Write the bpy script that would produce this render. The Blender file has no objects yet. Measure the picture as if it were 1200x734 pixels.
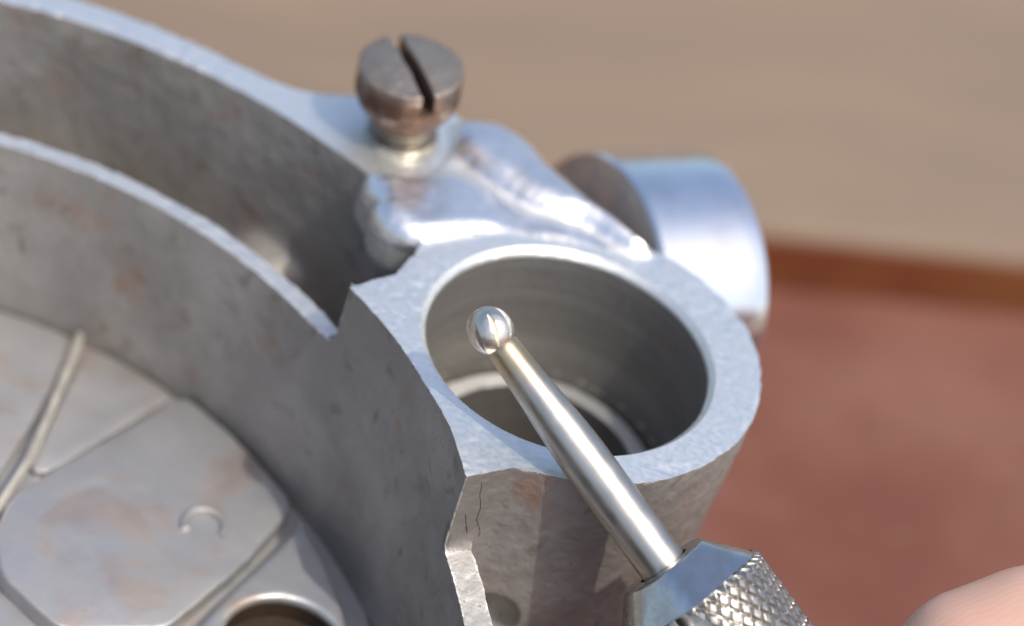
import bpy, math, random
import numpy as np

SC = bpy.context.scene
COL = SC.collection
MM = 0.001
R = math.radians

# ------------------------------------------------------------------ camera
EL, RO, DIST = R(40.0), R(17.6), 260.0
cf = np.array([0, math.cos(EL), -math.sin(EL)])
r0 = np.array([1.0, 0, 0]); u0 = np.array([0, math.sin(EL), math.cos(EL)])
cr = math.cos(RO) * r0 + math.sin(RO) * u0
cu = -math.sin(RO) * r0 + math.cos(RO) * u0
CAM = -(DIST * cf + 3.689 * cr - 2.444 * cu)
cd = bpy.data.cameras.new('camera'); cam = bpy.data.objects.new('camera', cd); COL.objects.link(cam)
import mathutils
M3 = mathutils.Matrix((cr, cu, -cf)).transposed()
cam.matrix_world = mathutils.Matrix.Translation(mathutils.Vector(CAM * MM)) @ M3.to_4x4()
cd.sensor_width = 36; cd.lens = 140.4; cd.clip_start = 0.01; cd.clip_end = 100
cd.dof.use_dof = True; cd.dof.focus_distance = (DIST - 8.5) * MM; cd.dof.aperture_fstop = 18.0
SC.camera = cam

# ------------------------------------------------------------------ sky and sun
SUN_AZ, SUN_EL = R(-34), R(60)            # azimuth counter-clockwise from +X
sun_dir = mathutils.Vector((math.cos(SUN_EL) * math.cos(SUN_AZ), math.cos(SUN_EL) * math.sin(SUN_AZ), math.sin(SUN_EL)))
W = bpy.data.worlds.new('World'); SC.world = W; W.use_nodes = True
nt = W.node_tree; bg = nt.nodes['Background']
sky = nt.nodes.new('ShaderNodeTexSky'); sky.sky_type = 'NISHITA'; sky.sun_disc = False
sky.sun_elevation = SUN_EL; sky.sun_rotation = R(90) - SUN_AZ
sky.dust_density = 4.0; sky.air_density = 1.0; sky.ozone_density = 1.0
nt.links.new(sky.outputs[0], bg.inputs[0]); bg.inputs[1].default_value = 0.15
sl = bpy.data.lights.new('sun', 'SUN'); sl.energy = 2.0; sl.angle = R(0.6); sl.color = (1.0, 0.93, 0.82)
so = bpy.data.objects.new('sun', sl); COL.objects.link(so); so.rotation_euler = sun_dir.to_track_quat('Z', 'Y').to_euler()
SC.view_settings.view_transform = 'Standard'; SC.view_settings.look = 'None'
SC.view_settings.exposure = 0.45; SC.view_settings.gamma = 1.0

# ------------------------------------------------------------------ helpers: materials
class N:
    def __init__(s, name):
        s.m = bpy.data.materials.new(name); s.m.use_nodes = True; s.t = s.m.node_tree
        s.p = s.t.nodes['Principled BSDF']; s.co = s.t.nodes.new('ShaderNodeTexCoord').outputs['Object']
    def inp(s, sock, v):
        if v is None: return
        if hasattr(v, 'is_linked') or isinstance(v, bpy.types.NodeSocket): s.t.links.new(v, sock)
        elif isinstance(v, (tuple, list)) and len(v) == 3 and sock.type == 'RGBA': sock.default_value = (*v, 1)
        else: sock.default_value = v
    def set(s, **k):
        for a, v in k.items(): s.inp(s.p.inputs[a.replace('_', ' ')], v)
    def noise(s, scale, det=4, rough=0.55, vec=None, dist=0.0):
        n = s.t.nodes.new('ShaderNodeTexNoise'); n.inputs['Scale'].default_value = scale
        n.inputs['Detail'].default_value = det; n.inputs['Roughness'].default_value = rough
        n.inputs['Distortion'].default_value = dist
        s.t.links.new(vec or s.co, n.inputs['Vector']); return n.outputs['Fac']
    def voro(s, scale, vec=None, feat='F1'):
        n = s.t.nodes.new('ShaderNodeTexVoronoi'); n.feature = feat; n.inputs['Scale'].default_value = scale
        s.t.links.new(vec or s.co, n.inputs['Vector']); return n.outputs['Distance']
    def wave(s, scale, dist, vec=None, det=2, dscale=1.0, kind='BANDS', dirn='X'):
        n = s.t.nodes.new('ShaderNodeTexWave'); n.wave_type = kind
        if kind == 'BANDS': n.bands_direction = dirn
        n.inputs['Scale'].default_value = scale; n.inputs['Distortion'].default_value = dist
        n.inputs['Detail'].default_value = det; n.inputs['Detail Scale'].default_value = dscale
        s.t.links.new(vec or s.co, n.inputs['Vector']); return n.outputs['Fac']
    def map(s, scale=(1, 1, 1), rot=(0, 0, 0), loc=(0, 0, 0)):
        n = s.t.nodes.new('ShaderNodeMapping'); n.inputs['Scale'].default_value = scale
        n.inputs['Rotation'].default_value = rot; n.inputs['Location'].default_value = loc
        s.t.links.new(s.co, n.inputs['Vector']); return n.outputs[0]
    def ramp(s, fac, a, b, lo=0.0, hi=1.0):
        n = s.t.nodes.new('ShaderNodeMapRange'); n.interpolation_type = 'SMOOTHSTEP'
        for i, v in enumerate((fac, a, b, lo, hi)): s.inp(n.inputs[i], v)
        return n.outputs[0]
    def mix(s, fac, a, b):
        n = s.t.nodes.new('ShaderNodeMix'); n.data_type = 'RGBA'
        s.inp(n.inputs[0], fac); s.inp(n.inputs[6], a); s.inp(n.inputs[7], b); return n.outputs[2]
    def math(s, op, a, b=0.0, c=None):
        n = s.t.nodes.new('ShaderNodeMath'); n.operation = op
        s.inp(n.inputs[0], a); s.inp(n.inputs[1], b)
        if c is not None: s.inp(n.inputs[2], c)
        return n.outputs[0]
    def attr(s, name):
        n = s.t.nodes.new('ShaderNodeAttribute'); n.attribute_name = name; return n.outputs['Fac']
    def bump(s, h, strength, dist_mm, nrm=None):
        n = s.t.nodes.new('ShaderNodeBump'); n.inputs['Distance'].default_value = dist_mm * MM
        s.inp(n.inputs['Strength'], strength)
        s.t.links.new(h, n.inputs['Height'])
        if nrm is not None: s.t.links.new(nrm, n.inputs['Normal'])
        return n.outputs[0]

def fnoise(n, a, b): return n.math('ADD', a, b)

def mat_casting():
    n = N('cast_aluminium')
    fin = n.attr('finish')                                  # 0 cast skin, 1 machined face, 2 polished
    mach = n.math('SUBTRACT', 1.0, n.math('ABSOLUTE', n.math('SUBTRACT', fin, 1.0)))
    pol = n.math('MAXIMUM', n.math('SUBTRACT', fin, 1.0), 0.0)
    big = n.noise(110, 4, 0.6); mid = n.noise(420, 5, 0.6, dist=0.6); fine = n.noise(2600, 3, 0.6)
    grain = n.noise(6000, 2, 0.5)
    c = n.mix(n.ramp(big, 0.35, 0.68), (0.245, 0.231, 0.213), (0.345, 0.328, 0.307))
    c = n.mix(n.math('MULTIPLY', n.ramp(mid, 0.57, 0.72), 0.65), c, (0.17, 0.125, 0.095))
    rust = n.noise(190, 5, 0.62, vec=n.map(loc=(0.03, 0.01, 0.02)))
    c = n.mix(n.math('MULTIPLY', n.ramp(rust, 0.56, 0.74), 0.6), c, (0.30, 0.17, 0.11))
    dark = n.noise(800, 3, 0.5, vec=n.map(scale=(1, 1, 0.35)))
    c = n.mix(n.math('MULTIPLY', n.ramp(dark, 0.665, 0.77), 0.6), c, (0.09, 0.075, 0.065))
    mc = n.mix(n.ramp(n.noise(3200, 3, 0.65, vec=n.map(scale=(0.08, 1.5, 1), rot=(0, 0, R(-28)))), 0.4, 0.75), (0.87, 0.89, 0.875), (0.81, 0.83, 0.815))
    pc = n.mix(n.ramp(n.noise(260, 4, 0.6, dist=0.4), 0.5, 0.72), (0.86, 0.87, 0.88), (0.66, 0.65, 0.63))
    # bore: darker tone, with turned rings and brown stain
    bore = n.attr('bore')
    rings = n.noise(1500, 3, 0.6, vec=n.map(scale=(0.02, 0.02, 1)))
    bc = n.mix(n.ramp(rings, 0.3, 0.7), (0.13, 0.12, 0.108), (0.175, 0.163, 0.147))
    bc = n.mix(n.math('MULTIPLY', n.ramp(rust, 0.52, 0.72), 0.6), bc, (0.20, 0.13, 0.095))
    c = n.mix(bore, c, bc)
    # bare bright metal where edges are knocked and chipped
    edge = n.math('MULTIPLY', n.ramp(n.attr('edge'), 0.2, 0.9), n.ramp(n.noise(900, 4, 0.7), 0.42, 0.56))
    c = n.mix(n.math('MULTIPLY', edge, 0.8), c, (0.62, 0.60, 0.56))
    pit = n.voro(1500); c = n.mix(n.math('MULTIPLY', n.ramp(pit, 0.17, 0.10), n.math('MULTIPLY', n.ramp(big, 0.45, 0.6), 0.5)), c, (0.10, 0.088, 0.078))
    col = n.mix(mach, c, mc); col = n.mix(pol, col, pc)
    rc = n.ramp(mid, 0.3, 0.7, 0.50, 0.66)
    rm = n.ramp(n.noise(2400, 3, 0.6), 0.3, 0.7, 0.46, 0.54)
    rp = n.ramp(n.noise(300, 4, 0.6, dist=0.5), 0.5, 0.75, 0.40, 0.52)
    rough = n.math('ADD', n.math('MULTIPLY', rc, n.math('SUBTRACT', 1.0, n.math('MINIMUM', fin, 1.0))),
                   n.math('ADD', n.math('MULTIPLY', rm, mach), n.math('MULTIPLY', rp, pol)))
    mt = n.math('ADD', 0.45, n.math('MULTIPLY', n.math('MINIMUM', fin, 1.0), 0.55))
    # relief: cast grain, filing marks across the machined face, soft dents on the polished web
    file_marks = n.noise(3600, 3, 0.7, vec=n.map(scale=(0.06, 2.2, 1), rot=(0, 0, R(-28))))
    file2 = n.noise(1900, 3, 0.7, vec=n.map(scale=(0.05, 2.2, 1), rot=(0, 0, R(20))))
    b1 = n.bump(fine, n.math('MULTIPLY', n.math('SUBTRACT', 1.0, n.math('MINIMUM', fin, 1.0)), 0.55), 0.10)
    b1 = n.bump(mid, n.math('MULTIPLY', n.math('SUBTRACT', 1.0, n.math('MINIMUM', fin, 1.0)), 0.3), 0.3, b1)
    b2 = n.bump(n.math('ADD', file_marks, n.math('MULTIPLY', file2, 0.7)), n.math('MULTIPLY', mach, 0.25), 0.007, b1)
    b2 = n.bump(rings, n.math('MULTIPLY', bore, 0.2), 0.03, b2)
    b3 = n.bump(n.noise(240, 3, 0.5), n.math('MULTIPLY', pol, 0.5), 0.5, b2)
    n.set(Base_Color=col, Metallic=mt, Roughness=rough, Normal=b3, Coat_Weight=n.math('MULTIPLY', pol, 0.6), Coat_Roughness=0.13, Coat_IOR=2.0)
    return n.m

def mat_metal(name, col, rough, col2=None, nscale=600, bstr=0.2, bmm=0.03, met=1.0, stain=None, stain_lo=0.6, nmap=None):
    n = N(name); v = n.map(scale=nmap) if nmap else None
    f = n.noise(nscale, 4, 0.6, vec=v)
    c = n.mix(n.ramp(f, 0.35, 0.7), col, col2 or tuple(x * 0.8 for x in col))
    if stain:
        c = n.mix(n.math('MULTIPLY', n.ramp(n.noise(nscale * 0.45, 5, 0.65, dist=0.5), stain_lo, stain_lo + 0.14), 0.8), c, stain)
    n.set(Base_Color=c, Metallic=met, Roughness=n.ramp(f, 0.3, 0.7, rough * 0.85, rough * 1.25),
          Normal=n.bump(f, bstr, bmm))
    return n.m

def mat_drum():
    n = N('turned_aluminium')
    v = n.map(scale=(1, 1, 0.06))
    f = n.noise(900, 3, 0.6, vec=n.map(scale=(0.05, 0.05, 2.2)))
    g = n.noise(300, 4, 0.6)
    c = n.mix(n.ramp(g, 0.4, 0.7), (0.90, 0.90, 0.90), (0.80, 0.80, 0.80))
    n.set(Base_Color=c, Metallic=1.0, Roughness=n.ramp(f, 0.3, 0.7, 0.165, 0.20), Normal=n.bump(f, 0.10, 0.006))
    return n.m

def mat_screw():
    n = N('worn_steel')
    f = n.noise(900, 4, 0.6); g = n.noise(330, 5, 0.68, dist=0.4)
    sp = n.t.nodes.new('ShaderNodeSeparateXYZ'); n.t.links.new(n.co, sp.inputs[0])
    low = n.ramp(sp.outputs['Z'], 0.0066, 0.0048)           # rust keeps to the flank, the driven top is worn clean
    c = n.mix(n.ramp(f, 0.35, 0.7), (0.43, 0.385, 0.33), (0.33, 0.285, 0.24))
    rust = n.math('MULTIPLY', n.ramp(g, 0.62, 0.76), 0.7)
    rust = n.math('MAXIMUM', rust, n.math('MULTIPLY', n.ramp(g, 0.30, 0.48), n.math('MULTIPLY', low, 0.95)))
    c = n.mix(rust, c, n.mix(n.ramp(f, 0.4, 0.6), (0.12, 0.07, 0.048), (0.165, 0.088, 0.058)))
    n.set(Base_Color=c, Metallic=0.85, Roughness=n.ramp(f, 0.3, 0.7, 0.36, 0.55), Normal=n.bump(f, 0.5, 0.12))
    return n.m

def mat_shank():
    n = N('tool_steel')
    f = n.noise(1400, 4, 0.6, vec=n.map(scale=(1, 1, 0.15))); g = n.noise(500, 4, 0.6)
    sp = n.t.nodes.new('ShaderNodeSeparateXYZ'); n.t.links.new(n.co, sp.inputs[0])
    heat = n.math('MULTIPLY', n.ramp(n.math('ADD', sp.outputs['Z'], n.math('MULTIPLY', g, 0.002)), 0.0062, 0.0030), 0.6)   # straw tint left by grinding heat
    c = n.mix(n.ramp(f, 0.35, 0.7), (0.50, 0.475, 0.44), (0.41, 0.39, 0.355))
    c = n.mix(heat, c, (0.58, 0.42, 0.20))
    n.set(Base_Color=c, Metallic=1.0, Roughness=n.ramp(g, 0.3, 0.7, 0.28, 0.42), Normal=n.bump(f, 0.25, 0.02)); return n.m

def mat_skin():
    n = N('skin')
    w = n.wave(620, 5.0, vec=n.map(rot=(0, R(35), R(62))), det=2, dscale=0.8)
    f = n.noise(500, 4, 0.6)
    c = n.mix(n.ramp(n.noise(90, 3), 0.35, 0.65), (0.58, 0.39, 0.28), (0.64, 0.39, 0.30))
    c = n.mix(n.math('MULTIPLY', w, 0.08), c, (0.50, 0.32, 0.24))
    n.set(Base_Color=c, Roughness=n.ramp(f, 0.3, 0.7, 0.42, 0.6), Subsurface_Weight=0.25, Subsurface_Scale=0.0012,
          Subsurface_Radius=(1.0, 0.35, 0.2), Normal=n.bump(n.math('ADD', n.math('MULTIPLY', w, 0.4), n.math('MULTIPLY', f, 1.2)), 0.25, 0.08))
    return n.m

def mat_ground(name, a, b, c3, scale, rough, stretch=(1, 1, 1), rot=0.0, bmm=0.3):
    n = N(name); v = n.map(scale=stretch, rot=(0, 0, rot))
    f = n.noise(scale, 5, 0.6, vec=v); g = n.noise(scale * 6, 4, 0.6, vec=v)
    c = n.mix(n.ramp(f, 0.35, 0.65), a, b); c = n.mix(n.math('MULTIPLY', n.ramp(g, 0.55, 0.75), 0.5), c, c3)
    n.set(Base_Color=c, Roughness=rough, Specular_IOR_Level=0.15, Normal=n.bump(g, 0.4, bmm)); return n.m

# ------------------------------------------------------------------ helpers: meshes (mm in, metres out)
def link(name, me, mat=None, parent=None, **props):
    o = bpy.data.objects.new(name, me); COL.objects.link(o)
    if mat is not None and me is not None: me.materials.append(mat)
    if parent: o.parent = parent
    for k, v in props.items(): o[k] = v
    return o
def empty(name, loc_mm, **props):
    o = bpy.data.objects.new(name, None); COL.objects.link(o); o.empty_display_size = 0.005
    o.location = [c * MM for c in loc_mm]
    for k, v in props.items(): o[k] = v
    return o
def under(o, parent):                       # keep world place while parenting to an Empty that is only translated
    o.parent = parent; o.matrix_parent_inverse = mathutils.Matrix.Translation(-parent.location)

def mesh_np(name, V, F, smooth=None):
    """V (n,3) mm, F (m,4) or (m,3) int"""
    me = bpy.data.meshes.new(name); F = np.asarray(F); k = F.shape[1]
    me.vertices.add(len(V)); me.vertices.foreach_set('co', (np.asarray(V, np.float64) * MM).astype(np.float32).ravel())
    me.loops.add(F.size); me.loops.foreach_set('vertex_index', F.astype(np.int32).ravel())
    me.polygons.add(len(F)); me.polygons.foreach_set('loop_start', np.arange(0, F.size, k, dtype=np.int32))
    me.update(calc_edges=True)
    if smooth is not None:
        me.polygons.foreach_set('use_smooth', np.ones(len(F), bool)); me.set_sharp_from_angle(angle=R(smooth))
    return me

def grid_mesh(name, P, closed_u=False, closed_v=False, cap0=False, cap1=False, smooth=35):
    """P (nu,nv,3): rows u, columns v"""
    nu, nv = P.shape[:2]; F = []
    a = np.arange(nu * nv).reshape(nu, nv)
    A = a if not closed_u else np.vstack([a, a[:1]])
    A = A if not closed_v else np.hstack([A, A[:, :1]])
    q = np.stack([A[:-1, :-1], A[:-1, 1:], A[1:, 1:], A[1:, :-1]], -1).reshape(-1, 4)
    V = P.reshape(-1, 3); extra = []
    tri = []
    if cap0:
        V = np.vstack([V, P[0].mean(0)]); ci = len(V) - 1
        for j in range(nv if closed_v else nv - 1): tri.append((a[0, (j + 1) % nv], a[0, j], ci, ci))
    if cap1:
        V = np.vstack([V, P[-1].mean(0)]); ci = len(V) - 1
        for j in range(nv if closed_v else nv - 1): tri.append((a[-1, j], a[-1, (j + 1) % nv], ci, ci))
    me = bpy.data.meshes.new(name)
    faces = q.tolist() + [t[:3] for t in tri]
    me.from_pydata((V * MM).tolist(), [], faces); me.update()
    me.polygons.foreach_set('use_smooth', np.ones(len(faces), bool)); me.set_sharp_from_angle(angle=R(smooth))
    return me

def frame_from(axis):
    w = np.asarray(axis, float); w /= np.linalg.norm(w)
    a = np.array([0, 0, 1.0]) if abs(w[2]) < 0.9 else np.array([1.0, 0, 0])
    e1 = np.cross(a, w); e1 /= np.linalg.norm(e1); return e1, np.cross(w, e1), w

def lathe(name, prof, o=(0, 0, 0), axis=(0, 0, 1), seg=128, smooth=35, rfun=None, cap=True):
    e1, e2, w = frame_from(axis); t = np.linspace(0, 2 * np.pi, seg, endpoint=False)
    P = np.zeros((len(prof), seg, 3))
    for i, (r, h) in enumerate(prof):
        rr = r if rfun is None else rfun(r, h, t)
        P[i] = np.asarray(o) + np.outer(np.cos(t) * rr, e1) + np.outer(np.sin(t) * rr, e2) + h * w
    return grid_mesh(name, P, closed_v=True, cap0=cap, cap1=cap, smooth=smooth)

def prism(name, poly, z0, z1, bev=0.3, steps=3, jitter=0.0, seed=1):
    """closed polygon (ccw) extruded z0..z1 with a rounded top edge; outline subdivided"""
    rng = np.random.default_rng(seed)
    p = np.asarray(poly, float); out = []
    for a, b in zip(p, np.roll(p, -1, 0)):
        m = max(2, int(np.linalg.norm(b - a) / 0.7))
        out += [a + (b - a) * i / m for i in range(m)]
    p = np.array(out)
    for _ in range(2): p = 0.25 * np.roll(p, 1, 0) + 0.5 * p + 0.25 * np.roll(p, -1, 0)
    p = p + rng.normal(0, jitter, p.shape)
    tg = np.roll(p, -1, 0) - np.roll(p, 1, 0); tg /= np.linalg.norm(tg, axis=1)[:, None]
    nrm = np.stack([tg[:, 1], -tg[:, 0]], 1)
    rows = [np.c_[p, np.full(len(p), z0)]]
    for k in range(steps + 1):
        a = k / steps * math.pi / 2
        q = p - nrm * bev * (1 - math.cos(a)); rows.append(np.c_[q, np.full(len(p), z1 - bev + bev * math.sin(a))])
    c = p.mean(0); inner = rows[-1].copy()
    for s in (0.66, 0.33):
        q = rows[3 + 1].copy() if False else inner.copy(); q[:, :2] = c + (inner[:, :2] - c) * s; rows.append(q)
    return grid_mesh(name, np.array(rows), closed_v=True, cap1=True, cap0=True, smooth=40)

# ------------------------------------------------------------------ helpers: signed-distance shapes -> dual contouring
def smin(a, b, k):
    h = np.maximum(k - np.abs(a - b), 0) / k; return np.minimum(a, b) - h * h * k * 0.25
def smax(a, b, k): return -smin(-a, -b, k)
def sstep(a, b, x):
    t = np.clip((x - a) / (b - a), 0, 1); return t * t * (3 - 2 * t)
_lat = np.random.default_rng(7).random((32, 32, 32))
def vnoise(x, y, z):
    xi, yi, zi = np.floor(x).astype(np.int64), np.floor(y).astype(np.int64), np.floor(z).astype(np.int64)
    fx, fy, fz = x - xi, y - yi, z - zi
    fx, fy, fz = [t * t * (3 - 2 * t) for t in (fx, fy, fz)]
    x0, y0, z0 = xi & 31, yi & 31, zi & 31; x1, y1, z1 = (x0 + 1) & 31, (y0 + 1) & 31, (z0 + 1) & 31
    L = _lat
    a = L[x0, y0, z0] * (1 - fx) + L[x1, y0, z0] * fx; b = L[x0, y1, z0] * (1 - fx) + L[x1, y1, z0] * fx
    c = L[x0, y0, z1] * (1 - fx) + L[x1, y0, z1] * fx; d = L[x0, y1, z1] * (1 - fx) + L[x1, y1, z1] * fx
    return ((a * (1 - fy) + b * fy) * (1 - fz) + (c * (1 - fy) + d * fy) * fz) - 0.5
def sdpoly(x, y, poly):
    p = np.asarray(poly, float); d = np.full(x.shape, 1e9); s = np.zeros(x.shape, bool)
    for a, b in zip(p, np.roll(p, -1, 0)):
        ex, ey = b - a; wx, wy = x - a[0], y - a[1]
        t = np.clip((wx * ex + wy * ey) / (ex * ex + ey * ey), 0, 1)
        d = np.minimum(d, (wx - ex * t) ** 2 + (wy - ey * t) ** 2)
        c = (a[1] > y) != (b[1] > y)
        with np.errstate(divide='ignore', invalid='ignore'):
            s ^= c & (x < (b[0] - a[0]) * (y - a[1]) / (b[1] - a[1] if b[1] != a[1] else 1e-9) + a[0])
    d = np.sqrt(d); return np.where(s, -d, d)
def rext(d2, z, z0, z1, rr):               # extrude a 2-D distance with rounded edges
    w = np.abs(z - 0.5 * (z0 + z1)) - 0.5 * (z1 - z0) + rr; q = d2 + rr
    return np.hypot(np.maximum(q, 0), np.maximum(w, 0)) + np.minimum(np.maximum(q, w), 0) - rr
def capsule(x, y, z, a, b, ra, rb=None):
    a = np.asarray(a, float); b = np.asarray(b, float); e = b - a; rb = ra if rb is None else rb
    t = np.clip(((x - a[0]) * e[0] + (y - a[1]) * e[1] + (z - a[2]) * e[2]) / (e @ e), 0, 1)
    return np.sqrt((x - a[0] - e[0] * t) ** 2 + (y - a[1] - e[1] * t) ** 2 + (z - a[2] - e[2] * t) ** 2) - (ra + (rb - ra) * t)

def contour(f, lo, hi, h, nb=8, lam=0.03):
    lo = np.asarray(lo, float); n = np.ceil((np.asarray(hi, float) - lo) / (h * nb)).astype(int); S = h * nb
    bi = np.stack(np.meshgrid(*[np.arange(k) for k in n], indexing='ij'), -1).reshape(-1, 3)
    cc = lo + (bi + 0.5) * S
    fv = np.concatenate([f(*cc[i:i + 200000].T) for i in range(0, len(cc), 200000)])
    bi = bi[np.abs(fv) < S * 0.87 * 1.35 + 0.3]
    g = np.stack(np.meshgrid(*[np.arange(nb + 1)] * 3, indexing='ij'), -1)
    NX = n * nb + 2
    key = lambda c: (c[..., 0] * NX[1] + c[..., 1]) * NX[2] + c[..., 2]
    ek, ep, cells = [[], [], []], [[], [], []], []
    esg = [[], [], []]
    for i in range(0, len(bi), 300):
        b = bi[i:i + 300]; gi = b[:, None, None, None, :] * nb + g[None]
        P = lo + gi * h; v = f(P[..., 0].ravel(), P[..., 1].ravel(), P[..., 2].ravel()).reshape(gi.shape[:-1])
        s = v < 0
        m = s[:, :-1, :-1, :-1].astype(np.int8)
        cnt = sum(s[:, a:nb + a, c:nb + c, d:nb + d].astype(np.int8) for a in (0, 1) for c in (0, 1) for d in (0, 1))
        act = (cnt > 0) & (cnt < 8); cells.append(gi[:, :-1, :-1, :-1][act])
        for ax in range(3):
            sa = [slice(None)] + [slice(0, nb + 1)] * 3; sb = list(sa)
            sa[1 + ax] = slice(0, nb); sb[1 + ax] = slice(1, nb + 1)
            sa, sb = tuple(sa), tuple(sb)
            x = s[sa] != s[sb]
            gg = gi[sa][x]; va, vb = v[sa][x], v[sb][x]
            t = va / (va - vb); p = lo + gg * h; p[:, ax] += t * h
            ek[ax].append(key(gg)); ep[ax].append(p); esg[ax].append(np.c_[gg, va < 0])
    cells = np.concatenate(cells); ck = key(cells); o = np.argsort(ck); ck = ck[o]; cells = cells[o]
    nc = len(cells); A = np.zeros((nc, 3, 3)); B = np.zeros((nc, 3)); mp = np.zeros((nc, 3)); ct = np.zeros(nc)
    quads = []
    for ax in range(3):
        k = np.concatenate(ek[ax]); k, ui = np.unique(k, return_index=True)
        p = np.concatenate(ep[ax])[ui]; sg = np.concatenate(esg[ax])[ui]
        e = 0.02 * h; gr = np.zeros_like(p)
        for j in range(3):
            d = np.zeros(3); d[j] = e
            gr[:, j] = f(*(p + d).T) - f(*(p - d).T)
        gr /= np.linalg.norm(gr, axis=1)[:, None] + 1e-12
        gg = sg[:, :3]; b1, b2 = (ax + 1) % 3, (ax + 2) % 3; ids = []; okk = np.ones(len(k), bool)
        for (d1, d2) in ((0, 0), (-1, 0), (-1, -1), (0, -1)):
            c = gg.copy(); c[:, b1] += d1; c[:, b2] += d2; kk = key(c)
            j = np.clip(np.searchsorted(ck, kk), 0, nc - 1); ok = (ck[j] == kk) & (c >= 0).all(1); okk &= ok; ids.append(j)
            jj = j[ok]; nn = gr[ok]; pp = p[ok]
            np.add.at(A, jj, nn[:, :, None] * nn[:, None, :]); np.add.at(B, jj, nn * (nn * pp).sum(1)[:, None])
            np.add.at(mp, jj, pp); np.add.at(ct, jj, 1)
        q = np.stack(ids, 1)[okk]; fl = sg[okk, 3] == 0
        q[fl] = q[fl][:, ::-1]; quads.append(q)
    mp /= np.maximum(ct, 1)[:, None]
    A += lam * np.eye(3); B += lam * mp
    V = np.linalg.solve(A, B[..., None])[..., 0]
    c0 = lo + cells * h; V = np.clip(V, c0 - 0.05 * h, c0 + 1.05 * h)
    Q = np.concatenate(quads)
    return V, Q

# ------------------------------------------------------------------ materials
M_CAST = mat_casting()
M_DRUM = mat_drum()
M_PANEL = mat_metal('blasted_aluminium', (0.50, 0.50, 0.50), 0.48, (0.42, 0.415, 0.41), 240, 0.4, 0.25, 0.75, stain=(0.46, 0.385, 0.335), stain_lo=0.5)
M_FACE = mat_metal('sawn_aluminium', (0.55, 0.52, 0.49), 0.5, (0.44, 0.41, 0.38), 500, 0.3, 0.1, 0.85, stain=(0.2, 0.15, 0.12))
M_SCREW = mat_screw()
M_THREAD = mat_metal('thread_steel', (0.45, 0.42, 0.36), 0.4, (0.3, 0.27, 0.22), 1500, 0.3, 0.08, 0.9)
M_STEEL = mat_shank()
M_BALL = mat_metal('ground_steel', (0.70, 0.67, 0.60), 0.34, (0.60, 0.57, 0.52), 1600, 0.2, 0.02)
M_KNURL = mat_metal('knurled_steel', (0.40, 0.39, 0.375), 0.36, (0.30, 0.29, 0.275), 1200, 0.3, 0.03)
M_COLLET = mat_metal('collet_steel', (0.60, 0.60, 0.60), 0.24, (0.50, 0.49, 0.48), 900, 0.3, 0.05)
M_SKIN = mat_skin()
M_NAIL = mat_metal('fingernail', (0.6, 0.42, 0.36), 0.35, None, 400, 0.1, 0.02, 0.0)
M_BENCH = mat_ground('red_painted_bench', (0.145, 0.056, 0.041), (0.20, 0.095, 0.072), (0.165, 0.095, 0.062), 40, 0.8)
M_BOARD = mat_ground('tan_wooden_board', (0.232, 0.174, 0.128), (0.20, 0.154, 0.117), (0.25, 0.187, 0.14), 14, 0.85, stretch=(1, 4, 1), rot=R(20))

# ------------------------------------------------------------------ setting
BZ = -42.0                                   # bench level (mm)
def box(name, lo, hi, mat, rot=0, loc=(0, 0, 0), bev=0.0, parent=None, **pr):
    import bmesh
    bm = bmesh.new(); bmesh.ops.create_cube(bm, size=1.0)
    for v in bm.verts: v.co = [(lo[i] + (hi[i] - lo[i]) * (v.co[i] + 0.5)) * MM for i in range(3)]
    if bev: bmesh.ops.bevel(bm, geom=bm.edges[:], offset=bev * MM, segments=3, affect='EDGES', profile=0.5)
    me = bpy.data.meshes.new(name); bm.to_mesh(me); bm.free()
    o = link(name, me, mat, parent, **pr); o.location = [c * MM for c in loc]; o.rotation_euler.z = rot; return o
M_GROUND = mat_ground('pale_concrete', (0.46, 0.42, 0.36), (0.40, 0.37, 0.32), (0.5, 0.46, 0.40), 1.5, 0.9, bmm=2)
box('ground', (-30000, -30000, -100), (30000, 30000, 0), M_GROUND, loc=(0, 0, BZ - 720), kind='structure')
box('bench', (-600, -500, -30), (600, 900, 0), M_BENCH, loc=(0, 0, BZ), kind='structure')

# board lying on the bench behind the casting
box('wooden_board', (-260, 0, 0), (320, 420, 6), M_BOARD, rot=R(18), loc=(10.0, 63.6, BZ + 0.05), bev=0.7,
    label='tan wooden board lying on the red bench behind the casting', category='board')
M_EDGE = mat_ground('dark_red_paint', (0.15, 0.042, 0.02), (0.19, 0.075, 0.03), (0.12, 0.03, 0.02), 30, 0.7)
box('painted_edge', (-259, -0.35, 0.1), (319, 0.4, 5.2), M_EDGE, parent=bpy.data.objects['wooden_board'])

# ------------------------------------------------------------------ the casting
CX, CY = -38.5, -25.0
BOSS = np.array([(-180, 15.0), (-178.5, 14.57), (-174.8, 15.56), (-171.4, 16.7), (-165, 17), (-112, 17), (-108.5, 16.66), (-104.5, 14.9),
                 (-102.8, 14.37), (-99.3, 13.29), (-95.5, 12.5), (-88.5, 12.2), (-80.5, 12.1), (-60, 12.2), (-42.8, 12.31), (-25.4, 12.4),
                 (-6.7, 12.75), (12.6, 13.0), (34.5, 13.4), (51.6, 13.44), (73.2, 13.2), (100, 12.6), (125, 12.3), (137.3, 12.5), (147.6, 13.12),
                 (157.8, 12.49), (170.5, 12.43), (177.4, 13.65), (180, 14.2)])
LUG = [(-27, 13.5), (-24.5, 17.0), (-22.6, 17.7), (-19.3, 18.9), (-16.4, 20.4), (-13, 20.8), (-10.5, 19.6), (-8, 16), (-5, 12), (-9, 8.5), (-12, 9), (-15.8, 11.2), (-19, 13.2), (-23, 14.6)]
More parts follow.
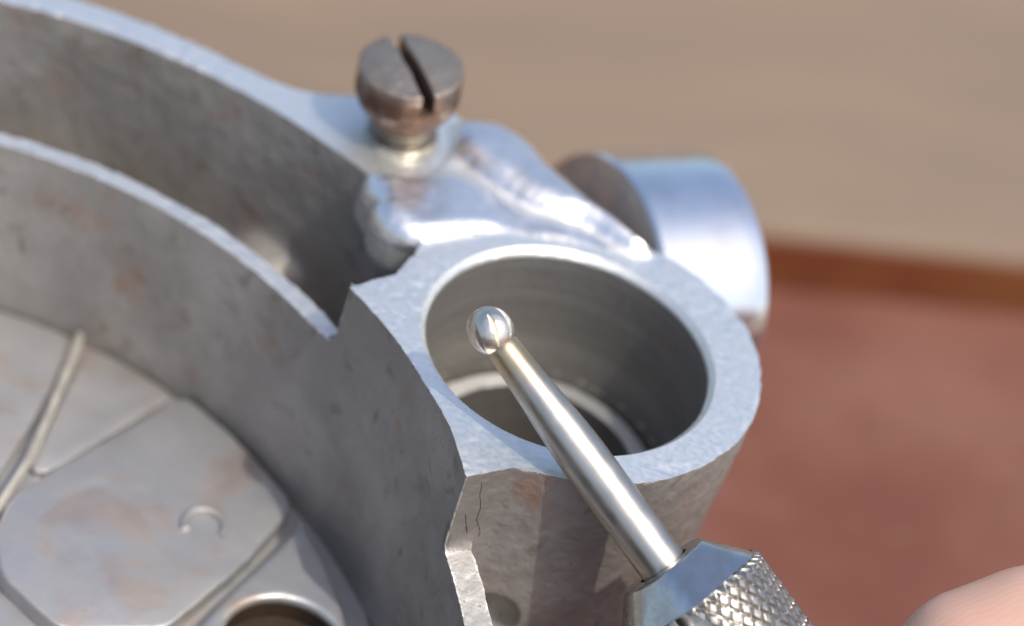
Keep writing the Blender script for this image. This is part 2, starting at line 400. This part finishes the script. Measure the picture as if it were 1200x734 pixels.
LOBE_A = [(-12.3, 18.6), (-11.6, 19.6), (-10.3, 20.2), (-8.7, 20.3), (-7, 19.6), (-5.2, 18.0), (-3, 16.4), (-1, 15.0), (1.1, 13.9), (3.6, 12.2), (2.6, 11.5), (0.7, 12.0),
          (-1.1, 12.8), (-3.5, 12.7), (-5.6, 12.8), (-7.2, 13.5), (-9.2, 14.5), (-11.0, 15.6), (-11.9, 17)]
LOBE_B = [(-16.4, 11.2), (-16.2, 10.2), (-15.1, 9.0), (-15.1, 7.8), (-13.7, 6.3), (-11.8, 6.0), (-10.4, 6.8), (-9.0, 7.9), (-6.2, 9.4), (-3., 10.5), (-1, 10.8), (1.2, 11.3),
          (-1, 12.1), (-3.5, 11.9), (-5.6, 11.8), (-7.2, 12.5), (-9.2, 13.5), (-11.2, 14.0), (-12.6, 12.9), (-14.5, 12.1)]
SCX, SCY = -15.1, 16.3
def chaikin(p):
    p = np.asarray(p, float); q = np.roll(p, -1, 0); return np.stack([0.75 * p + 0.25 * q, 0.25 * p + 0.75 * q], 1).reshape(-1, 2)
WEB_A, WEB_B = chaikin(LOBE_A), chaikin(LOBE_B)
def web_sdf(x, y, z):
    wa = rext(sdpoly(x, y, WEB_A) - 0.25, z, -6, 1.25, 2.1)
    wb = rext(sdpoly(x, y, WEB_B) - 0.15, z + 0.72 * sstep(-10.5, -5, x), -4.2, 0.66, 1.5)
    fill = rext(sdpoly(x, y, [(-12.6, 8.2), (-8, 9.2), (-3, 10.6), (2.5, 11.4), (-1, 13.6), (-4, 15.6), (-9, 18), (-12, 16)]), z, -4, 0.03, 0.5)
    web = smin(smin(wa, wb, 0.7), fill, 0.5)
    web = smax(web, 3.7 - np.hypot(x - SCX, y - SCY), 0.5)
    return web
def parts_sdf(x, y, z):
    dx, dy = x - CX, y - CY; rho = np.hypot(dx, dy); phi = np.degrees(np.arctan2(dy, dx))
    base = np.interp(phi, [-20, 0, 9, 17, 26, 31, 36, 44, 50, 130], [41.5, 39.3, 37.8, 36.1, 34.9, 34.4, 34.1, 33.55, 33.25, 33.05])
    rw = base + 0.6 * sstep(-11, 0, z) * sstep(16, 26, phi)
    ro = np.interp(phi, [-20, 0, 9, 17, 46, 60, 130], [43.6, 41.3, 39.7, 38.0, 35.0, 34.9, 34.65])
    zt = np.interp(phi, [-20, 0, 9, 17, 20, 45, 130], [-11, -9.6, -8, -6.4, -5.6, -5, -5])
    r = np.hypot(x, y); th = np.degrees(np.arctan2(y, x))
    rb = np.interp(th, BOSS[:, 0], BOSS[:, 1]) + 0.075 * np.minimum(z, 0) * np.clip(np.cos(np.radians(th - 15)), 0, 1)
    inner = np.maximum(np.maximum(rho - ro, z - zt), -(z + 24))
    boss = np.maximum((r - rb) * 0.82, np.maximum(z, -(z + 24)))
    outer = smax(np.maximum(42.42 + 0.03 * np.minimum(z, 0) - rho, rho - 44.8), z, 0.12)
    outer = np.maximum(outer, (50 - phi) * 0.7)
    floor = np.maximum(np.maximum(33.5 - rho, rho - 43), z + 13.0 + 1.5 * sstep(70, 46, phi))
    lump = np.sqrt(((x + 22.0) / 1.6) ** 2 + ((y - 12.4) / 1.2) ** 2 + ((z + 12.4) / 1.0) ** 2) * 1.0 - 2.0
    floor = smin(floor, lump, 1.2)
    near = (x > -31) & (x < 7) & (y > 3) & (y < 25) & (z > -10)
    X_, Y_, Z_ = x[near], y[near], z[near]
    lug = np.full(x.shape, 4.0); web = np.full(x.shape, 4.0)
    if len(X_):
        lug[near] = smax(rext(sdpoly(X_, Y_, LUG), Z_, -7, 0.0, 0.25), 42.42 + 0.03 * np.minimum(Z_, 0) - rho[near], 0.12)
        web[near] = web_sdf(X_, Y_, Z_)
    return rho, rw, inner, boss, outer, floor, lug, web
def bore_sdf(x, y, z):
    r = np.hypot(x, y - 0.22)
    up = np.maximum(r - (9.52 + 0.03 * np.minimum(z, 0)) - np.maximum(z + 0.42, 0) * 0.9, -(z + 10.2))
    gro = np.maximum(np.maximum(r - 9.1, 8.25 - r), -(z + 11.4))
    return np.minimum(np.minimum(up, gro), r - 7.1)
c118, s118 = math.cos(R(116)), math.sin(R(116)); c15, s15 = math.cos(R(-14)), math.sin(R(-14))
def casting(x, y, z):
    rho, rw, inner, boss, outer, floor, lug, web = parts_sdf(x, y, z)
    n = 0.10 * vnoise(x * 0.35, y * 0.35, z * 0.35) + 0.07 * vnoise(x * 1.3 + 5, y * 1.3, z * 1.3) + 0.055 * vnoise(x * 3.7, y * 3.7 + 9, z * 3.7)
    d = np.maximum(smin(outer, lug, 1.6), 42.42 + 0.03 * np.minimum(z, 0) - rho); d = smin(d, floor, 1.6); d = smin(d, smin(inner, floor, 1.0), 0.6); d = smin(d, boss, 0.9)
    d = np.maximum(d + n, rw - rho + 0.6 * n)
    d = np.maximum(d, z)
    d = np.minimum(d, 99)
    d = smin(d, web + 0.5 * n + 0.26 * vnoise(x * 0.36 + 3, y * 0.36, z * 0.3) + 0.05 * vnoise(x * 1.1 + 8, y * 1.1, z * 0.5), 0.35)
    d = np.maximum(d, -(bore_sdf(x, y, z) + 0.25 * n))
    # dark pocket low on the front of the boss
    d = smax(d, -(np.sqrt((x - 0.3) ** 2 + (y + 12.2) ** 2 + ((z + 13.2) / 1.0) ** 2) - 1.9), 0.3)
    dx, dy = x - CX, y - CY
    d = np.maximum(d, np.maximum(-(s118 * dx - c118 * dy), (s15 * dx - c15 * dy)))
    return np.maximum(d, -(z + 23.5))
V, Q = contour(casting, (-60, -38, -24.3), (15.5, 22.5, 2.2), 0.2)
print('casting quads', len(Q))
ctr = V[Q].mean(1); fn = np.cross(V[Q[:, 2]] - V[Q[:, 0]], V[Q[:, 3]] - V[Q[:, 1]]); fn /= np.linalg.norm(fn, axis=1)[:, None] + 1e-12
rho, rw, inner, boss, outer, floor, lug, web = parts_sdf(*ctr.T)
bo = bore_sdf(*ctr.T)
lab = np.argmin(np.stack([np.abs(outer), np.minimum(np.abs(inner), np.where(ctr[:, 2] < -5, np.abs(rw - rho), 9)), np.minimum(np.abs(boss), np.abs(bo)), np.abs(lug) + 0.02, np.abs(web) - 0.1, np.abs(floor)], 1), 1)
on_bw = (np.abs(rw - rho) < 0.25)
lab[on_bw & (ctr[:, 2] > -6) & (ctr[:, 0] > -15.2)] = 2
lab[on_bw & (ctr[:, 2] <= -6)] = 1
lab[(np.abs(bo) < 0.2)] = 2
top = (fn[:, 2] > 0.9)
finish = np.zeros(len(Q))
finish[top & (ctr[:, 2] > -0.12) & (ctr[:, 2] < 0.05)] = 1.0
finish[top & (lab == 1) & (ctr[:, 2] > -12)] = 0.9
finish[top & (lab == 1) & (ctr[:, 2] < -6)] = 0.22
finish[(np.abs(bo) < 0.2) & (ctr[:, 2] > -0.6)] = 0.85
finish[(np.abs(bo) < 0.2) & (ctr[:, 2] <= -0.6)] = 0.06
finish[top & (ctr[:, 2] < -10) & (np.hypot(ctr[:, 0], ctr[:, 1]) < 9.2)] = 1.0
finish[(lab == 4)] = 2.0
crease = (lab == 4) & (np.minimum(sdpoly(ctr[:, 0], ctr[:, 1], WEB_A), sdpoly(ctr[:, 0], ctr[:, 1], WEB_B)) > 0.05) & (ctr[:, 2] > -0.5)
finish[crease] = 0.75
finish[(lab == 4) & (fn[:, 2] < 0.1) & (ctr[:, 2] < -1.2)] = 0.3
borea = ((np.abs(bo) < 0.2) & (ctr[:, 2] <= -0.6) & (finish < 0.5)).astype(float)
vs = np.zeros((len(V), 3)); vc = np.zeros(len(V))
for k in range(4): np.add.at(vs, Q[:, k], fn); np.add.at(vc, Q[:, k], 1)
sharp = np.clip((1 - np.linalg.norm(vs, axis=1) / np.maximum(vc, 1) - 0.06) / 0.12, 0, 1)
cast_root = empty('engine_casting', (CX, CY, BZ), label='grey cast aluminium housing with round walls and an open bored collar', category='casting')
full = mesh_np('full', V, Q, smooth=38)
cn = np.zeros(len(Q) * 12, np.float32); full.corner_normals.foreach_get('vector', cn); cn = cn.reshape(len(Q), 4, 3)
bpy.data.meshes.remove(full)
NAMES = ['outer_wall', 'bowl_wall', 'bored_collar', 'screw_lug', 'polished_web', 'channel_floor']
LABS = {2: 'collar with a bright filed face round the open bore', 4: 'shiny melted looking web between screw lug and collar'}
for k, nm in enumerate(NAMES):
    sel = np.where(lab == k)[0]
    u, inv = np.unique(Q[sel].ravel(), return_inverse=True)
    me = mesh_np(nm, V[u], inv.reshape(-1, 4)); me.polygons.foreach_set('use_smooth', np.ones(len(sel), bool))
    at = me.attributes.new('finish', 'FLOAT', 'FACE'); at.data.foreach_set('value', finish[sel].astype(np.float32))
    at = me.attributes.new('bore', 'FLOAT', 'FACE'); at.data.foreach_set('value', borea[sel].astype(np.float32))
    at = me.attributes.new('edge', 'FLOAT', 'POINT'); at.data.foreach_set('value', sharp[u].astype(np.float32))
    me.normals_split_custom_set(cn[sel].reshape(-1, 3).tolist())
    o = link(nm, me, M_CAST); under(o, cast_root)
    if k in LABS: o['label'] = LABS[k]

def arc_wall(name, ri, ro_, z0, z1, a0, a1, mat, n=90):
    t = np.radians(np.linspace(a0, a1, n)); P = np.zeros((n, 4, 3))
    for j, (rr, zz) in enumerate([(ri, z0), (ro_, z0), (ro_, z1), (ri, z1)]):
        P[:, j] = np.c_[CX + rr * np.cos(t), CY + rr * np.sin(t), np.full(n, zz)]
    o = link(name, grid_mesh(name, P, closed_v=True, cap0=True, cap1=True, smooth=30), mat); under(o, cast_root); return o
# the rest of the round walls, out of the picture, and the base that stands on the bench
arc_wall('outer_wall', 42.42, 44.8, -23.5, -0.02, 116.0, 346.0, M_CAST)
arc_wall('bowl_wall', 33.05, 34.6, -23.5, -5.02, 116.0, 346.0, M_CAST)
arc_wall('base_skirt', 31.0, 41.0, BZ, -23.4, 0.0, 360.0, M_CAST, 180)

o = link('bore_light_stop', lathe('bore_light_stop', [(7.1, -23.3), (7.1, BZ), (11.2, BZ), (11.2, -23.3)], (0, 0.22, 0), seg=96, cap=False), M_CAST); under(o, cast_root)  # tube added below the bore to stop light coming in; also carries the collar
# bowl floor with raised panels
FZ = -19.4
o = link('bowl_floor', lathe('bowl_floor', [(0.5, -3), (34.8, -3), (34.8, 0), (0.5, 0)], (CX, CY, FZ), seg=160), M_PANEL); under(o, cast_root)
def arcpts(r_, a0, a1, n): return [(CX + r_ * math.cos(R(a)), CY + r_ * math.sin(R(a))) for a in np.linspace(a0, a1, n)]
panels = [
    (arcpts(32.9, 78.8, 104, 10) + [(-44, -6), (-34.0, -12), (-33.0, -3)], -18.7, 0.4),
    (arcpts(32.8, 65.2, 77.6, 8) + [(-31.75, 2.0), (-31.9, -6.6), (-30.75, -6.4)], -18.75, 0.12),
    (arcpts(32.8, 42.6, 63.8, 14) + [(-30.4, -6.5), (-32.2, -10.2), (-32.2, -13.8), (-30.7, -17.3), (-25.8, -20.3), (-19.4, -17.4), (-16.0, -9.2)], -18.05, 0.28),
]
for i, (pl, zt_, bv) in enumerate(panels):
    o = link('floor_panel', prism('floor_panel', pl, FZ - 1, zt_, bv, 3, 0.03, i), M_PANEL); under(o, cast_root); last_panel = o
# rib between the first two panels, its glint put into a pale colour
t = np.linspace(0, 1, 40); px = -32.35 + 0.25 * np.sin(t * 3.0) - 2.2 * np.maximum(t - 0.6, 0); py = 6.9 - 22 * t
P = np.zeros((40, 7, 3))
for j, a in enumerate(np.linspace(0, math.pi, 7)): P[:, j] = np.c_[px + 0.3 * math.cos(a), py, -18.4 + 0.75 * math.sin(a) + 0 * t]
o = link('rib', grid_mesh('rib', P, cap0=False, smooth=60), mat_metal('rib_glint_tone', (0.97, 0.94, 0.86), 0.5, (0.9, 0.86, 0.76), 600, 0.3, 0.05, 0.9)); under(o, cast_root)
# pierced pad at the lower right of the bowl
hx, hy = -11.9, -15.6
PAD = chaikin(chaikin(arcpts(32.7, 10, 40.6, 8) + [(-13.6, -5.4), (-18.3, -17.9), (-16.5, -23), (-9, -24)]))
def pad(x, y, z):
    d = rext(sdpoly(x, y, PAD), z, -22, -17.7, 0.5)
    return smax(d, 3.95 - np.hypot(x - hx, y - hy), 0.5) + 0.06 * vnoise(x, y, z)
pv, pq = contour(pad, (-20, -26, -20.5), (-3, 0, -17), 0.25)
o = link('pierced_pad', mesh_np('pierced_pad', pv, pq, smooth=40), M_PANEL); under(o, cast_root)
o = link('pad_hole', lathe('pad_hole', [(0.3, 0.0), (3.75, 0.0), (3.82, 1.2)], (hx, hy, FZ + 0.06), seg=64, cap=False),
         mat_metal('dark_brown_recess', (0.06, 0.038, 0.024), 0.5, (0.03, 0.022, 0.016), 300, 0.4, 0.2, 0.3)); under(o, cast_root)  # hole lined in dark brown
# small raised arc cast into the third panel
a = np.linspace(R(-20), R(215), 28); b = np.linspace(0, 2 * np.pi, 8, endpoint=False)
P = np.zeros((28, 8, 3))
for j, bb in enumerate(b):
    rr = 1.35 + 0.3 * np.cos(bb); P[:, j] = np.c_[-19.5 + rr * np.cos(a), -7.3 + 1.1 * rr * np.sin(a), np.full(28, -17.95 + 0.26 * math.sin(bb))]
o = link('cast_mark', grid_mesh('cast_mark', P, closed_v=True, cap0=True, cap1=True), M_PANEL, last_panel)

# round spigot behind the collar
AX = np.array([0.794, 0.60, -0.10]); DO = np.array([0.34, 17.7, -9.0])
rs = 9.65
o = link('spigot', lathe('spigot', [(0.4, 0.0), (3.0, 0), (rs - 0.25, 0.0), (rs, 0.25)] + [(rs, h) for h in np.linspace(0.6, 8.2, 8)] + [(rs - 0.05, 8.5), (rs - 0.4, 8.85), (0.4, 8.9)], DO, AX, seg=160, smooth=30), M_DRUM); spig = o
under(o, cast_root); o['label'] = 'smooth turned silver drum'
o2 = link('spigot_face', lathe('spigot_face', [(0.3, -0.04), (rs - 0.5, -0.04), (rs - 0.35, 0.02)], DO, AX, seg=128, cap=False), M_FACE, spig)
o2 = link('spigot_neck', lathe('spigot_neck', [(3.8, 0.0), (3.8, -7)], DO + AX * 0.1 + np.array([0, 0, -2]), AX, seg=48, cap=False), M_CAST, spig)

# hairline cracks on the corner below the filed face
M_CRACK = mat_metal('black_crack', (0.02, 0.018, 0.015), 0.8, None, 900, 0.1, 0.02, 0.0)
for line in ([(-3.0, -13.6, -0.8), (-2.9, -13.4, -2.0), (-2.6, -13.2, -3.2), (-2.65, -13.2, -4.2), (-2.3, -12.9, -5.2), (-2.1, -12.8, -6.0)],
             [(-3.3, -13.9, -3.6), (-3.1, -13.7, -4.6), (-2.9, -13.5, -5.4)]):
    L_ = np.array(line); tt_ = np.linspace(0, len(L_) - 1, 40); L_ = np.stack([np.interp(tt_, range(len(L_)), L_[:, k]) for k in range(3)], 1)
    L_ += 0.02 * np.random.default_rng(4).normal(size=L_.shape)
    for _ in range(6):
        d_ = casting(*L_.T); gq = np.stack([(casting(*(L_ + e_).T) - casting(*(L_ - e_).T)) / 0.02 for e_ in np.eye(3) * 0.01], 1)
        L_ -= 0.8 * d_[:, None] * gq / (np.linalg.norm(gq, axis=1)[:, None] ** 2 + 1e-6)
    b = np.linspace(0, 2 * np.pi, 6, endpoint=False)
    P = L_[:, None] + 0.03 * (np.cos(b)[None, :, None] * np.array([0.9, -0.3, 0]) + np.sin(b)[None, :, None] * np.array([-0.2, -0.8, 0.2]))
    o = link('hairline_crack', grid_mesh('hairline_crack', P, closed_v=True), M_CRACK); under(o, cast_root)

# ------------------------------------------------------------------ slotted screw
ROT = mathutils.Matrix.Rotation(R(8), 4, mathutils.Vector(-cf))      # leans a little to the left
scr = empty('slotted_screw', (SCX, SCY, 0), label='rusty slotted steel screw standing half unscrewed in the lug', category='screw')
slot_dir = np.array([0.46, -0.89])
def head(x, y, z):
    r = np.hypot(x, y)
    d = smax(r - np.interp(z, [0, 0.3, 1.5, 2.3, 5], [2.2, 2.5, 3.3, 3.58, 3.6]), np.abs(z - 2.4) - 2.4, 0.2) 
    d = smax(d, z - 4.8 + 0.03 * r * r, 0.15)
    u = x * slot_dir[1] - y * slot_dir[0]
    d = smax(d, -np.maximum(np.abs(u) - 0.43, 2.9 - z), 0.12)
    return d + 0.09 * vnoise(x * 1.1, y * 1.1, z * 1.1) + 0.05 * vnoise(x * 3, y * 3, z * 3)
hv, hq = contour(head, (-4.2, -4.2, -0.6), (4.2, 4.2, 5.6), 0.1)
hv[:, 2] += 1.55
h = link('head', mesh_np('head', hv, hq, smooth=35), M_SCREW, scr)
pf = []
for k in range(46):
    z_ = -3 + k * 0.125; pf.append((1.85 + 0.16 * (1 if k % 4 in (1, 2) else -1), z_))
pf += [(1.7, 2.8)]
link('threaded_shank', lathe('threaded_shank', pf, seg=64, smooth=60), M_THREAD, scr)
link('seat_ring', lathe('seat_ring', [(2.0, 0.0), (2.55, 0.0), (2.45, 0.45), (2.05, 0.5)], seg=64, cap=False, smooth=50), M_THREAD, scr)
scr.matrix_world = mathutils.Matrix.Translation((SCX * MM, SCY * MM, 0.0)) @ ROT

# ------------------------------------------------------------------ hand tool: ball burr in a knurled chuck
TB = np.array([-5.19, -8.2, 6.55]); TF = np.array([9.58, -14.3, -2.4])       # ball centre, front of the chuck
TA = (TF - TB) / np.linalg.norm(TF - TB); TL = np.linalg.norm(TF - TB)
e1, e2, _ = frame_from(TA)
LOC = mathutils.Matrix((e1, e2, TA)).transposed().to_4x4()
tool = empty('burr_tool', TB, label='steel ball burr clamped in a knurled chuck, held over the bore', category='hand tool')
tool.matrix_world = mathutils.Matrix.Translation(mathutils.Vector(TB * MM)) @ LOC
def ball(x, y, z):
    r = np.sqrt(x * x + y * y + (z / 1.08) ** 2); d = r - 1.46
    rr = np.hypot(x, y)
    for k in range(7):
        a = k * math.pi / 3.5 + 0.45
        tw = a + 0.28 * z
        c, s = np.cos(tw), np.sin(tw)
        u = x * c + y * s; v = -x * s + y * c
        g = np.maximum(np.maximum(v * 1.6, -v * 0.55) + (1.2 - u) * 0.55 - 0.06, -u)
        d = np.maximum(d, -np.minimum(g + 0, 5) if False else -g)
    return d + 0.015 * vnoise(x * 5, y * 5, z * 5)
bv_, bq = contour(ball, (-1.7, -1.7, -1.7), (1.7, 1.7, 1.7), 0.045)
link('burr_head', mesh_np('burr_head', bv_, bq, smooth=30), M_BALL, tool)
sp = [(0.6, 0.6), (1.02, 1.0), (1.05, 1.5), (1.22, 4.0), (1.40, 6.5), (1.53, 8.6), (1.57, 9.6)] + [(1.57, z_) for z_ in np.linspace(10, TL + 4, 12)]
link('shank', lathe('shank', sp, seg=96, smooth=50), M_STEEL, tool)
# chuck nose with a cross hole and collet bore
HD = np.array([-0.167, -0.88, 0.445]); HD = np.array([HD @ e1, HD @ e2]); HD /= np.linalg.norm(HD); HZ = 4.3
def nose(x, y, z):
    r = np.hypot(x, y); zz = z
    d = np.maximum(r - np.interp(zz, [-1, 0, 2.5, 2.51, 10], [3.1 - 0.92, 3.1, 5.35, 4.9, 4.9]), -zz)
    d = np.maximum(d, zz - 7.5)
    th = np.arctan2(y, x) + 0.35; k = np.round(th / (math.pi / 3)) * (math.pi / 3)
    fl = r * np.cos(th - k) - (2.95 + 0.80 * zz)
    d = smax(d, fl, 0.3)
    d = np.maximum(d, -np.maximum(r - 1.74, zz - 1.5))
    al = x * HD[0] + y * HD[1]; ac = -x * HD[1] + y * HD[0]
    d = smax(d, -np.maximum(np.hypot(ac, zz - HZ) - 1.75, 1.0 - al), 0.15)
    return d + 0.03 * vnoise(x * 2, y * 2, z * 2)
nv, nq = contour(nose, (-6, -6, -0.5), (6, 6, 8), 0.1)
nv[:, 2] += TL
link('chuck_nose', mesh_np('chuck_nose', nv, nq, smooth=30), M_COLLET, tool)
# knurled sleeve, real diamonds
nr, ns, Lk = 39, 39 * 16, 16.0
zz = np.arange(0, Lk, 0.08); tt = np.linspace(0, 2 * np.pi, ns, endpoint=False)
TT, ZZ = np.meshgrid(tt, zz); tri = lambda q: np.abs((q % 1.0) - 0.5) * 2
u = TT / (2 * np.pi) * nr; v = ZZ / 1.35
hgt = np.minimum(tri(u + v), tri(u - v)); hgt = np.clip(hgt, 0.0, 0.42)
edge = np.clip(np.minimum(ZZ, Lk - ZZ) / 0.4, 0, 1)
RR = 5.05 + 0.75 * hgt * edge
P = np.stack([RR * np.cos(TT), RR * np.sin(TT), ZZ + TL + 2.55], -1)
kme = grid_mesh('knurled_sleeve', P, closed_v=True, smooth=30)
import bmesh
bm = bmesh.new(); bm.from_mesh(kme); kill = []
for f_ in bm.faces:                                   # opening of the cross hole
    c = np.array(f_.calc_center_median()) / MM
    if c[0] * HD[0] + c[1] * HD[1] > 1 and math.hypot(-c[0] * HD[1] + c[1] * HD[0], c[2] - TL - HZ) < 1.8: kill.append(f_)
bmesh.ops.delete(bm, geom=kill, context='FACES'); bm.to_mesh(kme); bm.free()
link('knurled_sleeve', kme, M_KNURL, tool)
link('handle', lathe('handle', [(5.0, TL + 18.4), (4.2, TL + 18.6), (4.2, TL + 19.5), (4.6, TL + 20), (4.6, TL + 44), (3.6, TL + 47), (0.4, TL + 47.6)], seg=64), M_COLLET, tool)

# ------------------------------------------------------------------ hand that holds the tool, mostly out of the picture
FING = [[(33.7, -14.1, -2.8), (53.4, -14.5, 2.9), (77.5, -20.0, 12.0), (118.5, -41.8, 17.1)],
        [(37.2, -22.0, -27.7), (58.8, -20.4, -22.8), (83.5, -24.6, -9.1), (121.5, -41.8, 4.7)],
        [(49.1, -28.0, -28.7), (66.9, -27.2, -24.7), (90.4, -31.5, -14.2), (124.5, -46.4, -3.9)],
        [(64.3, -33.5, -26.0), (80.2, -33.2, -22.4), (100.4, -36.3, -16.9), (128.8, -49.4, -10.6)],
        [(23.3, -35.5, -11.2), (48.0, -41.4, -4.2), (80.9, -52.3, 7.7), (128.3, -57.9, 7.3)]]
RAD = [(6.0, 8.2, 9.2, 11.5), (7.5, 8.2, 9.2, 11.5), (7.0, 7.8, 8.6, 11), (6.0, 6.6, 7.4, 10), (8.8, 9.6, 10.5, 14)]
def hand_sdf(x, y, z):
    d = None
    for P_, r_ in zip(FING, RAD):
        f_ = None
        for k in range(3):
            c = capsule(x, y, z, P_[k], P_[k + 1], r_[k], r_[k + 1]); f_ = c if f_ is None else smin(f_, c, 1.5)
        d = f_ if d is None else smin(d, f_, 2.0)
    d = smin(d, capsule(x, y, z, (31.3, -14.9, -3.7), (34.2, -13.3, -1.9), 6.55, 6.5), 0.8)
    for a, b, ra, rb in (((119, -42, 14), (129, -50, -6), 13, 12), ((122, -44, 8), (155, -48, 9), 19, 20), ((155, -48, 9), (215, -51, 18), 20, 24)):
        d = smin(d, capsule(x, y, z, a, b, ra, rb), 10)
    return d + 0.35 * vnoise(x * 0.16, y * 0.16, z * 0.16) + 0.12 * vnoise(x * 0.6, y * 0.6, z * 0.6)
pv, pq = contour(hand_sdf, (10, -90, -41), (242, 8, 45), 0.75, lam=0.2)
person = empty('person', (120, -45, BZ), label='bare hand at the right edge gripping the knurled tool', category='person')
hand = link('hand', mesh_np('hand', pv, pq, smooth=80), M_SKIN); under(hand, person)
for i_, (P_, r_) in enumerate(zip(FING, RAD)):
    a = np.array(P_[0]); ax = np.array(P_[0]) - np.array(P_[1]); ax /= np.linalg.norm(ax)
    up = np.array([0.3, 0.5, -0.8]) if i_ < 4 else np.array([0.2, -0.8, 0.6]); up -= ax * (up @ ax); up /= np.linalg.norm(up); sd = np.cross(up, ax)
    uu, vv = np.meshgrid(np.linspace(-1, 1, 9), np.linspace(-1, 1, 9)); ang = uu * 0.75
    k = 1 - 0.25 * uu ** 2 * (vv > 0)
    P = a + (vv * k * 4.6 + 0.5)[..., None] * ax + ((r_[0] + 0.15) * np.sin(ang))[..., None] * sd + ((r_[0] + 0.15 - 0.02 * (vv + 1) ** 2) * np.cos(ang))[..., None] * up
    o = link('fingernail', grid_mesh('fingernail', P, smooth=60), M_NAIL, hand)
